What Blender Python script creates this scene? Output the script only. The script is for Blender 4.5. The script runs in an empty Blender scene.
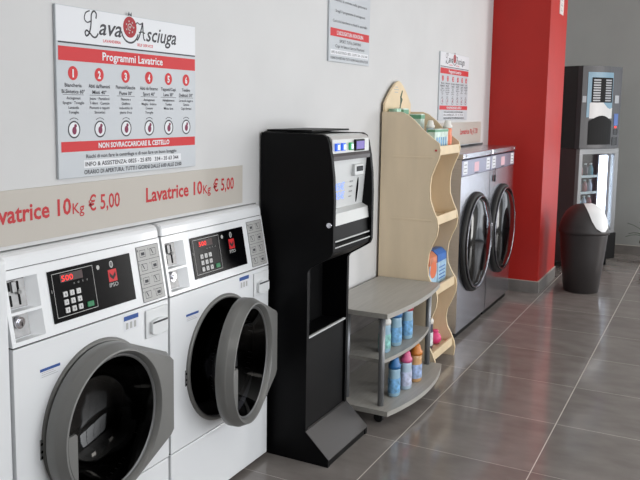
import bpy, bmesh, math, random
from mathutils import Vector, Matrix
random.seed(7)
PI = math.pi
scene = bpy.context.scene
C = scene.collection

# ------------------------------------------------------------------ camera
CF, CYAW, CPITCH, CROLL, CX, CY = 783.838, .533333769, -.119470751, .00551029508, 253.188, 205.4295
H = 1.51
fw = Vector((math.cos(CPITCH)*math.cos(CYAW), math.cos(CPITCH)*math.sin(CYAW), math.sin(CPITCH)))
rt = Vector((math.sin(CYAW), -math.cos(CYAW), 0)); up = rt.cross(fw)
r2 = rt*math.cos(CROLL) + up*math.sin(CROLL); u2 = -rt*math.sin(CROLL) + up*math.cos(CROLL)
cd = bpy.data.cameras.new('camera'); cam = bpy.data.objects.new('camera', cd); C.objects.link(cam)
m = Matrix.Identity(4)
for i in range(3):
    m[i][0] = r2[i]; m[i][1] = u2[i]; m[i][2] = -fw[i]
m[0][3], m[1][3], m[2][3] = 0, 0, H
cam.matrix_world = m
cd.sensor_width = 36; cd.lens = CF*36/640
cd.shift_x = (320-CX)/640; cd.shift_y = (CY-240)/640
cd.clip_start = .05
scene.camera = cam

# ------------------------------------------------------------------ world, lights, exposure
scene.view_settings.view_transform = 'Standard'
scene.view_settings.look = 'None'
scene.view_settings.gamma = 1
scene.view_settings.exposure = -0.12
w = bpy.data.worlds.new('sky'); scene.world = w; w.use_nodes = True
w.node_tree.nodes['Background'].inputs[0].default_value = (.86, .92, 1, 1)
w.node_tree.nodes['Background'].inputs[1].default_value = 1.2
def area(name, loc, rot, sx, sy, power, col=(1, 1, 1)):
    l = bpy.data.lights.new(name, 'AREA'); l.shape = 'RECTANGLE'; l.size = sx; l.size_y = sy
    l.energy = power; l.color = col
    o = bpy.data.objects.new(name, l); C.objects.link(o); o.location = loc; o.rotation_euler = rot
    return o
# area lights added outside invented openings as daylight (right-hand ones face +Y)
area('added_daylight_right', (3.0, -3.3, 1.5), (PI/2, 0, 0), 5.0, 2.4, 150, (.97, .985, 1))
area('added_daylight_door', (9.7, -.6, 1.3), (0, PI/2, 0), 2.0, 1.6, 14, (.93, .96, 1))  # added to shine in through the invented far-wall door
area('added_daylight_side', (8.45, -3.3, 1.4), (PI/2, 0, 0), 1.2, 2.2, 120, (1, .98, .96))  # added to brighten the side face of the pillar
scene.cycles.max_bounces = 8
scene.cycles.sample_clamp_indirect = 4
scene.cycles.use_denoising = True

# ------------------------------------------------------------------ materials
def lin(c):
    c /= 255
    return c/12.92 if c <= .04045 else ((c+.055)/1.055)**2.4
def rgb(r, g, b): return (lin(r), lin(g), lin(b), 1)
def mat(name, col, rough=.5, metal=0, spec=.5, emit=None, es=1, coat=0, noise=0, nscale=20, bump=0, bscale=200, stretch=None):
    m = bpy.data.materials.new(name); m.use_nodes = True
    nt = m.node_tree; p = nt.nodes['Principled BSDF']
    p.inputs['Base Color'].default_value = rgb(*col)
    p.inputs['Roughness'].default_value = rough; p.inputs['Metallic'].default_value = metal
    p.inputs['Specular IOR Level'].default_value = spec
    p.inputs['Coat Weight'].default_value = coat
    if emit:
        p.inputs['Emission Color'].default_value = rgb(*emit); p.inputs['Emission Strength'].default_value = es
    if noise or bump:
        tc = nt.nodes.new('ShaderNodeTexCoord'); mp = nt.nodes.new('ShaderNodeMapping')
        nt.links.new(tc.outputs['Object'], mp.inputs[0])
        if stretch: mp.inputs['Scale'].default_value = stretch
    if noise:
        n = nt.nodes.new('ShaderNodeTexNoise'); n.inputs['Scale'].default_value = nscale; n.inputs['Detail'].default_value = 6
        nt.links.new(mp.outputs[0], n.inputs[0])
        r = nt.nodes.new('ShaderNodeValToRGB')
        a = rgb(*[max(0, v*(1-noise)) for v in col]); b = rgb(*[min(255, v*(1+noise)) for v in col])
        r.color_ramp.elements[0].color = a; r.color_ramp.elements[1].color = b
        r.color_ramp.elements[0].position = .3; r.color_ramp.elements[1].position = .7
        nt.links.new(n.outputs[0], r.inputs[0]); nt.links.new(r.outputs[0], p.inputs['Base Color'])
    if bump:
        n = nt.nodes.new('ShaderNodeTexNoise'); n.inputs['Scale'].default_value = bscale
        bb = nt.nodes.new('ShaderNodeBump'); bb.inputs['Strength'].default_value = bump; bb.inputs['Distance'].default_value = .001
        nt.links.new(mp.outputs[0], n.inputs[0]); nt.links.new(n.outputs[0], bb.inputs['Height']); nt.links.new(bb.outputs[0], p.inputs['Normal'])
    return m
def clear(name, tint, rough=.02, gloss=.12):
    m = bpy.data.materials.new(name); m.use_nodes = True; nt = m.node_tree; nt.nodes.clear()
    o = nt.nodes.new('ShaderNodeOutputMaterial'); mx = nt.nodes.new('ShaderNodeMixShader')
    t = nt.nodes.new('ShaderNodeBsdfTransparent'); g = nt.nodes.new('ShaderNodeBsdfGlossy')
    t.inputs[0].default_value = rgb(*tint); g.inputs['Roughness'].default_value = rough
    f = nt.nodes.new('ShaderNodeLayerWeight'); f.inputs[0].default_value = .2
    ad = nt.nodes.new('ShaderNodeMath'); ad.use_clamp = True
    nt.links.new(f.outputs['Facing'], ad.inputs[0]); ad.operation = 'MULTIPLY_ADD'; ad.inputs[1].default_value = .5; ad.inputs[2].default_value = gloss*.5; nt.links.new(ad.outputs[0], mx.inputs[0])
    nt.links.new(t.outputs[0], mx.inputs[1]); nt.links.new(g.outputs[0], mx.inputs[2]); nt.links.new(mx.outputs[0], o.inputs[0])
    return m

TILE, TOX, TOY = .6, 3.323, .591
def floor_mat():
    m = bpy.data.materials.new('grey_porcelain_tiles'); m.use_nodes = True; nt = m.node_tree; N = nt.nodes; K = nt.links
    p = N['Principled BSDF']
    tc = N.new('ShaderNodeTexCoord'); sx = N.new('ShaderNodeSeparateXYZ'); K.new(tc.outputs['Object'], sx.inputs[0])
    def M(op, a, b=None):
        n = N.new('ShaderNodeMath'); n.operation = op
        for i, v in enumerate((a, b)):
            if v is None: continue
            if isinstance(v, (int, float)): n.inputs[i].default_value = v
            else: K.new(v, n.inputs[i])
        return n.outputs[0]
    ds = []; ids = []
    for ax, off in ((0, TOX), (1, TOY)):
        t = M('DIVIDE', M('SUBTRACT', sx.outputs[ax], off), TILE)
        fr = M('FRACT', t); ids.append(M('FLOOR', t))
        ds.append(M('MINIMUM', fr, M('SUBTRACT', 1.0, fr)))
    d = M('MINIMUM', ds[0], ds[1])
    grout = M('MAXIMUM', M('LESS_THAN', ds[1], .0036), M('MULTIPLY', M('LESS_THAN', ds[0], .0028), .55))
    cv = N.new('ShaderNodeCombineXYZ'); K.new(ids[0], cv.inputs[0]); K.new(ids[1], cv.inputs[1])
    wn = N.new('ShaderNodeTexWhiteNoise'); wn.noise_dimensions = '3D'; K.new(cv.outputs[0], wn.inputs['Vector'])
    mp = N.new('ShaderNodeMapping'); K.new(tc.outputs['Object'], mp.inputs[0]); mp.inputs['Scale'].default_value = (3, 1.6, 1)
    ns = N.new('ShaderNodeTexNoise'); ns.inputs['Scale'].default_value = 3; ns.inputs['Detail'].default_value = 8; K.new(mp.outputs[0], ns.inputs[0])
    s = M('ADD', M('MULTIPLY', ns.outputs[0], .85), M('MULTIPLY', wn.outputs['Value'], .15))
    r = N.new('ShaderNodeValToRGB'); K.new(s, r.inputs[0])
    r.color_ramp.elements[0].position = .32; r.color_ramp.elements[1].position = .7
    r.color_ramp.elements[0].color = rgb(118, 112, 108); r.color_ramp.elements[1].color = rgb(140, 134, 130)
    mx = N.new('ShaderNodeMixRGB'); K.new(grout, mx.inputs[0]); K.new(r.outputs[0], mx.inputs[1]); mx.inputs[2].default_value = rgb(205, 198, 190)
    K.new(mx.outputs[0], p.inputs['Base Color'])
    rr = M('ADD', M('ADD', M('MULTIPLY', ns.outputs[0], .05), .09), M('MULTIPLY', grout, .4)); K.new(rr, p.inputs['Roughness'])
    b = N.new('ShaderNodeBump'); b.inputs['Strength'].default_value = .5; b.inputs['Distance'].default_value = .002
    K.new(M('SUBTRACT', 1.0, grout), b.inputs['Height']); K.new(b.outputs[0], p.inputs['Normal'])
    return m

MT = dict(
 floor=floor_mat(),
 wall=mat('white_wall_paint', (210, 210, 210), .75, noise=.012, nscale=3, bump=.15, bscale=90),
 farwall=mat('far_wall_grey', (150, 152, 150), .8, noise=.015, nscale=3),  # even grey, darker than the left wall
 ceiling=mat('ceiling_paint', (225, 225, 222), .9),
 red=mat('red_paint', (178, 28, 18), .55, noise=.02, nscale=4),
 skirt=mat('grey_tile_skirting', (120, 116, 113), .35, noise=.06, nscale=12),
 grout=mat('light_grout', (185, 180, 172), .8),
 white=mat('white_enamel', (232, 234, 236), .28, coat=.2),
 white2=mat('white_plastic', (226, 228, 229), .4),
 seam=mat('dark_seam', (60, 60, 62), .7),
 blackgl=mat('black_glossy_plastic', (5, 5, 7), .2, spec=.1),
 black=mat('black_powder_coat', (6, 6, 8), .45, spec=.15),
 blackm=mat('matt_black_plastic', (7, 7, 8), .6, spec=.15),
 rubber=mat('black_rubber', (16, 16, 17), .55),
 steel=mat('brushed_stainless_steel', (205, 206, 214), .22, 1, noise=.04, nscale=8, stretch=(1, 1, 30)),
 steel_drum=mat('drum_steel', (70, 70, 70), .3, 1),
 chrome=mat('chrome', (225, 225, 230), .08, 1),
 coinm=mat('satin_zinc', (140, 140, 140), .35, .7, noise=.05, nscale=60),
 bezel=mat('grey_metallic_plastic', (122, 122, 120), .36, .2),
 bezel2=mat('dark_grey_plastic', (92, 92, 92), .3, .2),
 plate=mat('grey_printed_label', (180, 180, 178), .4),
 ink=mat('dark_grey_ink', (62, 62, 68), .6),
 inkb=mat('black_ink', (25, 25, 28), .6),
 red_ink=mat('red_ink', (205, 30, 38), .5),
 wine=mat('wine_ink', (125, 25, 70), .5),
 wine2=mat('dark_red_ink', (165, 22, 36), .5),
 paperw=mat('white_printed_panel', (226, 228, 232), .4),
 paperg=mat('pale_grey_printed_panel', (194, 199, 204), .4),
 beige=mat('greige_plastic_strip', (190, 184, 175), .45),
 priceink=mat('crimson_lettering', (190, 32, 40), .5),
 blue=mat('blue_ink', (40, 80, 150), .4),
 green=mat('green_button', (20, 110, 70), .4, emit=(10, 110, 60), es=.2),
 key=mat('white_key', (205, 205, 205), .4),
 led=mat('red_led', (60, 0, 0), .4, emit=(255, 20, 10), es=2.2),
 leddim=mat('unlit_led', (48, 8, 8), .4),
 silver=mat('silver_grey_panel', (206, 208, 208), .35, .1),
 silverl=mat('light_silver_panel', (205, 206, 204), .3, .2),
 brown=mat('dark_brown_band', (48, 36, 38), .3),
 bluebtn=mat('lit_blue_button', (40, 80, 190), .3, emit=(40, 100, 230), es=.7),
 whitelit=mat('lit_white_legend', (220, 235, 250), .3, emit=(200, 225, 255), es=.8),
 greenlit=mat('lit_green_button', (20, 130, 70), .3, emit=(20, 150, 80), es=.6),
 purple=mat('purple_display', (80, 60, 130), .2, emit=(105, 85, 180), es=.55),
 bluelcd=mat('pale_blue_lit_digits', (110, 140, 220), .3, emit=(130, 160, 245), es=.9),
 gunmetal=mat('gunmetal_ramp', (88, 86, 86), .35, .7),
 greywood=mat('grey_wood_laminate', (166, 163, 157), .42, noise=.035, nscale=5, stretch=(1, 14, 14)),
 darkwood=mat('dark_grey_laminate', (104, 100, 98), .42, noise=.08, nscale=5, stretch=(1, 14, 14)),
 post=mat('silver_painted_post', (140, 142, 145), .35, .5),
 ply=mat('plywood_face', (226, 207, 178), .55, noise=.04, nscale=6, stretch=(1, 1, .25)),
 pale=mat('pale_pine', (226, 204, 168), .5, noise=.03, nscale=8),
 binb=mat('dark_grey_bin_plastic', (50, 46, 46), .5, bump=.05),
 vend=mat('anthracite_vending_panel', (48, 48, 52), .45),
 vendk=mat('black_vending_side', (14, 11, 13), .5),
 vendb=mat('brown_black_side', (58, 38, 40), .5),
 vendfr=mat('grey_aluminium_frame', (120, 122, 124), .4, .4),
 palebl=mat('pale_blue_backlit_panel', (95, 130, 150), .4, emit=(150, 190, 215), es=.05),
 swirl=mat('white_cream_print', (185, 185, 185), .4, emit=(215, 215, 215), es=.03),
 tube=mat('lit_tube', (255, 255, 255), .4, emit=(235, 240, 255), es=9),
 lampm=mat('added_lamp_diffuser', (255, 255, 255), .4, emit=(255, 250, 242), es=8),  # glow of the added ceiling panels
 interior=mat('fridge_interior', (70, 62, 92), .5),
 glass=clear('clear_glass', (235, 240, 242)),
 doorglass=clear('smoked_door_glass', (62, 62, 66), .03, .0),
 dryerglass=mat('black_dryer_glass', (5, 5, 6), .10, 0, .3),
 signw=mat('white_sign', (225, 215, 212), .5),
 leaf=mat('green_leaf', (48, 72, 44), .5),
 pot=mat('terracotta_grey_pot', (88, 82, 80), .6),
 soil=mat('potting_soil', (50, 38, 30), .9),
 frame=mat('anthracite_added_frame', (70, 72, 76), .4),  # frames of the invented windows and door
)

# ------------------------------------------------------------------ mesh helpers
def BM(): return bmesh.new()
def box(bm, x0, x1, y0, y1, z0, z1, bev=0, seg=2):
    t = bmesh.new()
    bmesh.ops.create_cube(t, size=1)
    for v in t.verts:
        v.co = Vector(((x0+x1)/2+v.co.x*abs(x1-x0), (y0+y1)/2+v.co.y*abs(y1-y0), (z0+z1)/2+v.co.z*abs(z1-z0)))
    if bev:
        bmesh.ops.bevel(t, geom=list(t.edges), offset=bev, segments=seg, profile=.5, affect='EDGES')
    merge(bm, t)
def merge(bm, t, f=None):
    mp = [bm.verts.new(f(v.co) if f else v.co) for v in t.verts]
    t.verts.index_update()
    for fc in t.faces:
        try: nf = bm.faces.new([mp[v.index] for v in fc.verts]); nf.smooth = fc.smooth
        except ValueError: pass
    t.free()
def prism(bm, pts, a, b, f):
    """extrude a 2-D outline between a and b; f(u, v, w) gives the 3-D point"""
    A = [bm.verts.new(f(u, v, a)) for u, v in pts]; B = [bm.verts.new(f(u, v, b)) for u, v in pts]
    n = len(pts)
    bm.faces.new(A); bm.faces.new(B[::-1])
    for i in range(n):
        bm.faces.new([A[i], B[i], B[(i+1) % n], A[(i+1) % n]])
def loft(bm, rings, cap0=True, cap1=True, closed=True, smooth=True, sharp=()):
    R = [[bm.verts.new(p) for p in r] for r in rings]
    n = len(R[0])
    for a, b in zip(R, R[1:]):
        for i in range(n if closed else n-1):
            q = bm.faces.new([a[i], a[(i+1) % n], b[(i+1) % n], b[i]]); q.smooth = smooth
    for k in sharp:
        for i in range(n):
            e = bm.edges.get((R[k][i], R[k][(i+1) % n]))
            if e: e.smooth = False
    if cap0: bm.faces.new(R[0][::-1])
    if cap1: bm.faces.new(R[-1])
    return R
def lathe(bm, prof, c=(0, 0, 0), axis='z', n=32, cap0=True, cap1=True, sx=1, sy=1):
    rings = []
    for r, h in prof:
        ring = []
        for i in range(n):
            a = 2*PI*i/n; u, v = r*math.cos(a)*sx, r*math.sin(a)*sy
            ring.append({'z': (c[0]+u, c[1]+v, c[2]+h), 'y': (c[0]+u, c[1]+h, c[2]+v), 'x': (c[0]+h, c[1]+u, c[2]+v)}[axis])
        rings.append(ring)
    loft(bm, rings, cap0, cap1)
def cyl(bm, r, p, q, n=20):
    p, q = Vector(p), Vector(q); d = (q-p).normalized()
    a = d.orthogonal().normalized(); b = d.cross(a)
    loft(bm, [[e+a*r*math.cos(2*PI*i/n)+b*r*math.sin(2*PI*i/n) for i in range(n)] for e in (p, q)])
def ring_face(bm, c, r0, r1, y, n=40, f=None):
    """flat annulus standing in an xz plane, facing -y"""
    f = f or (lambda u, v, t: (u, t, v))
    a = [bm.verts.new(f(c[0]+r0*math.cos(2*PI*i/n), c[1]+r0*math.sin(2*PI*i/n), y)) for i in range(n)]
    b = [bm.verts.new(f(c[0]+r1*math.cos(2*PI*i/n), c[1]+r1*math.sin(2*PI*i/n), y)) for i in range(n)]
    for i in range(n): bm.faces.new([a[i], b[i], b[(i+1) % n], a[(i+1) % n]])
def obj(name, bm, m, parent=None, loc=None):
    bmesh.ops.recalc_face_normals(bm, faces=bm.faces)
    me = bpy.data.meshes.new(name); bm.to_mesh(me); bm.free()
    me.materials.append(MT[m] if isinstance(m, str) else m)
    o = bpy.data.objects.new(name, me); C.objects.link(o)
    if parent: o.parent = parent
    if loc: o.location = loc
    return o
def flat(name, bm, m, parent=None):        # keeps the winding given
    me = bpy.data.meshes.new(name); bm.to_mesh(me); bm.free()
    me.materials.append(MT[m]); o = bpy.data.objects.new(name, me); C.objects.link(o)
    if parent: o.parent = parent
    return o
def tag(o, label, cat, group=None):
    o['label'] = label; o['category'] = cat
    if group: o['group'] = group
    return o
def thing(name, label, cat, loc=(0, 0, 0), rz=0, group=None):
    o = bpy.data.objects.new(name, None); C.objects.link(o); o.empty_display_size = .1
    o.location = loc; o.rotation_euler = (0, 0, rz)
    return tag(o, label, cat, group)
def struct(name, bm, m, parent=None):
    o = obj(name, bm, m, parent)
    if not parent: o['kind'] = 'structure'
    return o
def dup(o, parent=None):
    c = o.copy(); C.objects.link(c)
    if parent: c.parent = parent
    for ch in list(o.children): dup(ch, c)
    return c
_tc = {}
def glyphs(body, bold=0.0, shear=0.0):
    k = (body, bold, shear)
    if k in _tc: return _tc[k]
    cu = bpy.data.curves.new('t', 'FONT'); cu.body = body; cu.size = 1; cu.resolution_u = 2; cu.offset = bold; cu.shear = shear
    o = bpy.data.objects.new('t', cu); C.objects.link(o)
    dg = bpy.context.evaluated_depsgraph_get(); me = o.evaluated_get(dg).to_mesh()
    vs = [(v.co.x, v.co.y) for v in me.vertices]; fs = [tuple(p.vertices) for p in me.polygons]
    o.evaluated_get(dg).to_mesh_clear(); bpy.data.objects.remove(o); bpy.data.curves.remove(cu)
    x0 = min(v[0] for v in vs); x1 = max(v[0] for v in vs)
    _tc[k] = ([(x-x0, y) for x, y in vs], fs, x1-x0); return _tc[k]
def text(bm, body, x, z, width, height, f, centre=False, bold=.012, shear=0, t=0.0):
    """lettering whose baseline starts at (x, z); height is the capital height"""
    vs, fs, tw = glyphs(body, bold, shear)
    sx = width/tw; sz = height/.72
    if centre: x -= width/2
    V = [bm.verts.new(f(x+a*sx, z+b*sz, t)) for a, b in vs]
    for q in fs:
        try: bm.faces.new([V[i] for i in q])
        except ValueError: pass
def quad(bm, x0, x1, z0, z1, f, t=0.0):
    bm.faces.new([bm.verts.new(f(*p, t)) for p in ((x0, z0), (x1, z0), (x1, z1), (x0, z1))])
def disc(bm, cx, cz, r, f, t=0.0, n=24, sx=1, sz=1):
    bm.faces.new([bm.verts.new(f(cx+r*sx*math.cos(2*PI*i/n), cz+r*sz*math.sin(2*PI*i/n), t)) for i in range(n)])
def annul(bm, cx, cz, r0, r1, f, t=0.0, n=24, a0=0, a1=2*PI, sx=1):
    A = []; B = []
    full = abs(a1-a0-2*PI) < 1e-6
    k = n if full else n+1
    for i in range(k):
        a = a0+(a1-a0)*i/n
        A.append(bm.verts.new(f(cx+r0*sx*math.cos(a), cz+r0*math.sin(a), t))); B.append(bm.verts.new(f(cx+r1*sx*math.cos(a), cz+r1*math.sin(a), t)))
    for i in range(n):
        j = (i+1) % k
        bm.faces.new([A[i], B[i], B[j], A[j]])

# ------------------------------------------------------------------ room
WY = 1.69          # face of the left wall
XR = 9.25          # far wall
XB, YR, CH = -2.5, -3.1, 3.0
bm = BM(); box(bm, XB-.1, XR+.15, YR-.15, 2.6, -.12, 0); struct('floor', bm, 'floor')
bm = BM(); box(bm, XB-.1, XR+.15, YR-.15, 2.6, CH, CH+.1); struct('ceiling', bm, 'ceiling')
# left wall: a lining wall with two recesses for the built-in machines
bm = BM()
y1 = WY+.12
box(bm, XB-.1, XR, WY, y1, 1.262, CH)
box(bm, XB-.1, 1.295, WY, y1, 0, 1.262)
box(bm, 1.295, 2.885, WY, y1, 1.121, 1.262)
box(bm, 2.885, 5.045, WY, y1, 0, 1.262)
box(bm, 6.635, XR, WY, y1, 0, 1.262)
box(bm, XB-.1, XR, 2.45, 2.55, 0, CH)
struct('wall_left', bm, 'wall')
bm = BM(); box(bm, XR, XR+.15, YR, -1.5, 0, CH); box(bm, XR, XR+.15, .28, WY+.12, 0, CH); box(bm, XR, XR+.15, -1.5, .28, 2.3, CH); struct('wall_far', bm, 'farwall')  # the gap in this wall is invented to admit light
# unseen right wall; its window openings are added to let light in
bm = BM()
box(bm, XB-.1, .4, YR-.15, YR, 0, CH); box(bm, 5.6, 7.8, YR-.15, YR, 0, CH); box(bm, 9.1, XR+.15, YR-.15, YR, 0, CH); box(bm, 7.8, 9.1, YR-.15, YR, 2.7, CH); box(bm, 7.8, 9.1, YR-.15, YR, 0, .1)
box(bm, .4, 5.6, YR-.15, YR, 0, .3); box(bm, .4, 5.6, YR-.15, YR, 2.7, CH)
struct('wall_right', bm, 'wall')
bm = BM()
box(bm, XB-.1, XB, YR, WY, 0, CH)
struct('wall_back', bm, 'wall')
def window(name, f, u0, u1, z0, z1, n):
    bm = BM()
    for a in [u0, *[u0+(u1-u0)*i/n for i in range(1, n)], u1-.05]:
        f(bm, a, a+.05, z0, z1)
    f(bm, u0, u1, z0, z0+.05); f(bm, u0, u1, z1-.05, z1)
    o = struct(name, bm, 'frame'); return o
window('added_window_1', lambda bm, a, b, c, d: box(bm, a, b, YR-.10, YR-.04, c, d), .4, 5.6, .3, 2.7, 4)  # invented window, out of view, for the right-hand light
window('added_window_2', lambda bm, a, b, c, d: box(bm, a, b, YR-.10, YR-.04, c, d), 7.8, 9.1, .1, 2.7, 1)  # unseen window added so light reaches the pillar side
window('door_1', lambda bm, a, b, c, d: box(bm, XR+.04, XR+.10, a, b, c, d), -1.5, .28, .0, 2.3, 2)  # unseen door invented for its light and its reflection in the steel
# red pillar
bm = BM(); box(bm, 6.80, 7.58, 1.23, WY-.001, 0, CH-.001); struct('trim_1', bm, 'red')['label'] = 'red painted pillar projecting from the left wall'
def skirting(name, segs):
    bm = BM()
    for s in segs: box(bm, *s[:4], .0, .095)
    o = struct(name, bm, 'skirt')
    bm = BM()
    for s in segs: box(bm, s[0]-.001, s[1]+.001, s[2]-.001, s[3]+.001, .095, .100)
    for s in segs:
        if s[1]-s[0] > .3:
            x = s[0]+.3
            while x < s[1]: box(bm, x, x+.003, s[2]-.0015, s[2]+.001, 0, .096); x += .6
        if s[3]-s[2] > .3:
            y = s[2]+.25
            while y < s[3]: box(bm, s[0]-.0015, s[0]+.001, y, y+.003, 0, .096); y += .6
    struct('grout_line', bm, 'grout', o)
skirting('baseboard_pillar', [(6.789, 6.80, 1.219, WY-.002), (6.80, 7.58, 1.219, 1.23)])
skirting('baseboard_left', [(2.90, 5.04, WY-.011, WY-.001), (6.64, 6.788, WY-.011, WY-.001), (7.585, XR-.012, WY-.011, WY-.001)])
skirting('baseboard_far', [(XR-.011, XR-.001, .29, WY-.012)])
# unseen ceiling panels, added to brighten the room
first = None
for x, y, lab in ((.6, -.3, 'added square ceiling light panel nearest the washing machines'), (3.0, -.3, 'added square ceiling light panel out from the payment kiosk'), (7.5, -.1, 'added square ceiling light panel beyond the red pillar')):
    if first is None:
        t = thing('added_ceiling_light', lab, 'light', (x, y, CH), 0, 'added ceiling light panels')
        bm = BM()
        box(bm, -.30, .30, -.30, -.28, -.03, 0); box(bm, -.30, .30, .28, .30, -.03, 0)
        box(bm, -.30, -.28, -.28, .28, -.03, 0); box(bm, .28, .30, -.28, .28, -.03, 0)
        obj('light_frame', bm, 'white2', t)
        bm = BM(); box(bm, -.279, .279, -.279, .279, -.022, -.012); obj('diffuser', bm, 'lampm', t)
        first = t
    else:
        t = dup(first); t.location = (x, y, CH); t['label'] = lab

# ------------------------------------------------------------------ washing machines
WW, DC, OR_ = .706, (.346, .554), .231
DD = (.337, .549)
def panel_hole(bm, x0, x1, z0, z1, c, r, y, n=72, f=None):
    f = f or (lambda u, v, t: (u, t, v))
    A = []; B = []
    corners = [(x0, z0), (x1, z0), (x1, z1), (x0, z1)]
    for i in range(n):
        a = 2*PI*i/n; ca, sa = math.cos(a), math.sin(a)
        t = min([((x1 if ca > 0 else x0)-c[0])/ca if abs(ca) > 1e-6 else 1e9, ((z1 if sa > 0 else z0)-c[1])/sa if abs(sa) > 1e-6 else 1e9])
        A.append([c[0]+r*ca, c[1]+r*sa]); B.append([c[0]+t*ca, c[1]+t*sa])
    for q in corners:
        k = min(range(n), key=lambda i: (B[i][0]-q[0])**2+(B[i][1]-q[1])**2); B[k] = list(q)
    A = [bm.verts.new(f(*p, y)) for p in A]; B = [bm.verts.new(f(*p, y)) for p in B]
    for i in range(n): bm.faces.new([A[i], B[i], B[(i+1) % n], A[(i+1) % n]])
    return A
def tilt(u, v, t):      # face of the leaning control panel; t sticks out of it
    return (u, .038*(v-.862)/.208 - t, v)
def make_washer(label, display):
    R = thing('washing_machine', label, 'washing machine', (2.17, 1.62, 0), 0, 'white front-loading washing machines')
    # cabinet: front with porthole, sides, top and back
    bm = BM()
    x0, x1 = .002, WW-.002
    A = panel_hole(bm, x0, x1, .282, .857, DC, OR_, 0)
    n = len(A)
    B = [bm.verts.new((v.co.x, .05, v.co.z)) for v in A]
    for i in range(n): bm.faces.new([A[i], B[i], B[(i+1) % n], A[(i+1) % n]])
    for xx in (x0, x1):
        bm.faces.new([bm.verts.new(p) for p in ((xx, 0, .282), (xx, .62, .282), (xx, .62, .857), (xx, 0, .857))])
    bm.faces.new([bm.verts.new(p) for p in ((x0, 0, .857), (x0, .62, .857), (x1, .62, .857), (x1, 0, .857))])
    bm.faces.new([bm.verts.new(p) for p in ((x0, 0, .282), (x0, .62, .282), (x1, .62, .282), (x1, 0, .282))])
    bm.faces.new([bm.verts.new(p) for p in ((x0, .62, .282), (x0, .62, .857), (x1, .62, .857), (x1, .62, .282))])
    flat('cabinet', bm, 'white', R)
    bm = BM(); box(bm, x0, x1, 0, .62, .022, .277, .004); obj('kick_panel', bm, 'white', R)
    bm = BM(); box(bm, .006, WW-.006, .006, .60, .277, .282); obj('seam', bm, 'seam', R)
    bm = BM(); box(bm, .006, WW-.006, .006, .60, .8575, .862); obj('seam', bm, 'seam', R)
    for fx in (.06, WW-.06):
        for fy in (.05, .55):
            bm = BM(); cyl(bm, .02, (fx, fy, 0), (fx, fy, .022)); obj('foot', bm, 'rubber', R)
    # drum and gasket
    bm = BM(); lathe(bm, [(.2309, .0), (.2309, .02), (.212, .05), (.196, .06), (.196, .075), (.225, .08)], (DC[0], 0, DC[1]), 'y', 64, False, False); obj('door_gasket', bm, 'rubber', R)
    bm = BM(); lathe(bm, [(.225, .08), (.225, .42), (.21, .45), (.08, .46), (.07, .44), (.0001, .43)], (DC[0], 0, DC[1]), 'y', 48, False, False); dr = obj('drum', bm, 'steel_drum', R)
    for k in range(3):
        a = .5+k*2*PI/3; bm = BM()
        for s in (0,):
            c_, s_ = math.cos(a), math.sin(a)
            pts = [(-.03, .226), (.03, .226), (.012, .185), (-.012, .185)]
            prism(bm, pts, .10, .40, lambda u, v, t: (DC[0]+u*c_+v*s_, t, DC[1]-u*s_+v*c_))
        obj('drum_paddle', bm, 'steel_drum', dr)
    bm = BM(); lathe(bm, [(.2315, .002), (.2315, -.006), (.235, -.010), (.244, -.009), (.249, .0), (.249, .002)], (DC[0], 0, DC[1]), 'y', 72, False, False); obj('porthole_ring', bm, 'bezel', R)
    bm = BM(); box(bm, .090, .100, -.003, .001, .508, .568, .001)
    obj('latch_plate', bm, 'coinm', R)
    bm = BM()
    for z in (.515, .532, .555): disc(bm, .095, z, .0045, lambda u, v, t: (u, t, v), -.0035, 12)
    flat('latch_hole', bm, 'blackm', R)
    # control panel with coin recess
    bm = BM(); f = tilt
    hx0, hx1, hz0, hz1, hd, mz = .016, .128, .874, 1.045, .026, .955
    xs = [x0, hx0, hx1, x1]; zs = [.862, hz0, hz1, 1.070]
    for i in range(3):
        for j in range(3):
            if (i, j) != (1, 1): quad(bm, xs[i], xs[i+1], zs[j], zs[j+1], f)
    q = [(hx0, hz0), (hx1, hz0), (hx1, hz1), (hx0, hz1)]
    fr = [bm.verts.new(f(*p, 0)) for p in q]; bk = [bm.verts.new(f(p[0]+(.0 if k in (0, 3) else -.034), p[1], -hd)) for k, p in enumerate(q)]
    for i in range(4): bm.faces.new([fr[i], fr[(i+1) % 4], bk[(i+1) % 4], bk[i]])
    bm.faces.new(bk)
    # shelf dividing the recess, sides and top of the housing
    bm.faces.new([bm.verts.new(p) for p in (f(hx0, mz, 0), f(hx1, mz, 0), f(hx1-.034, mz, -hd), f(hx0, mz, -hd))])
    bm.faces.new([bm.verts.new(p) for p in (f(hx0, mz-.008, 0), f(hx1, mz-.008, 0), f(hx1-.034, mz-.008, -hd), f(hx0, mz-.008, -hd))])
    quad(bm, hx0, hx1, mz-.008, mz, f)
    for xx in (x0, x1):
        bm.faces.new([bm.verts.new(p) for p in ((xx, 0, .862), (xx, .6, .862), (xx, .6, 1.07), (xx, .038, 1.07))])
    bm.faces.new([bm.verts.new(p) for p in ((x0, .6, .862), (x0, .6, 1.07), (x1, .6, 1.07), (x1, .6, .862))])
    cp = flat('control_panel', bm, 'white', R)
    # coin plates
    bm = BM()
    def slab(bm, a, b, c, d, t0, t1, bev=0):
        t = bmesh.new(); bmesh.ops.create_cube(t, size=1)
        for v in t.verts: v.co = Vector(((a+b)/2+v.co.x*(b-a), (c+d)/2+v.co.y*(d-c), (t0+t1)/2+v.co.z*(t1-t0)))
        if bev: bmesh.ops.bevel(t, geom=list(t.edges), offset=bev, segments=2, profile=.5, affect='EDGES')
        merge(bm, t, lambda co: Vector(f(co.x, co.y, co.z)))
    slab(bm, hx0+.002, hx1-.036, mz+.006, hz1-.004, -hd, -hd+.012, .002); obj('coin_plate', bm, 'coinm', cp)
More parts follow.
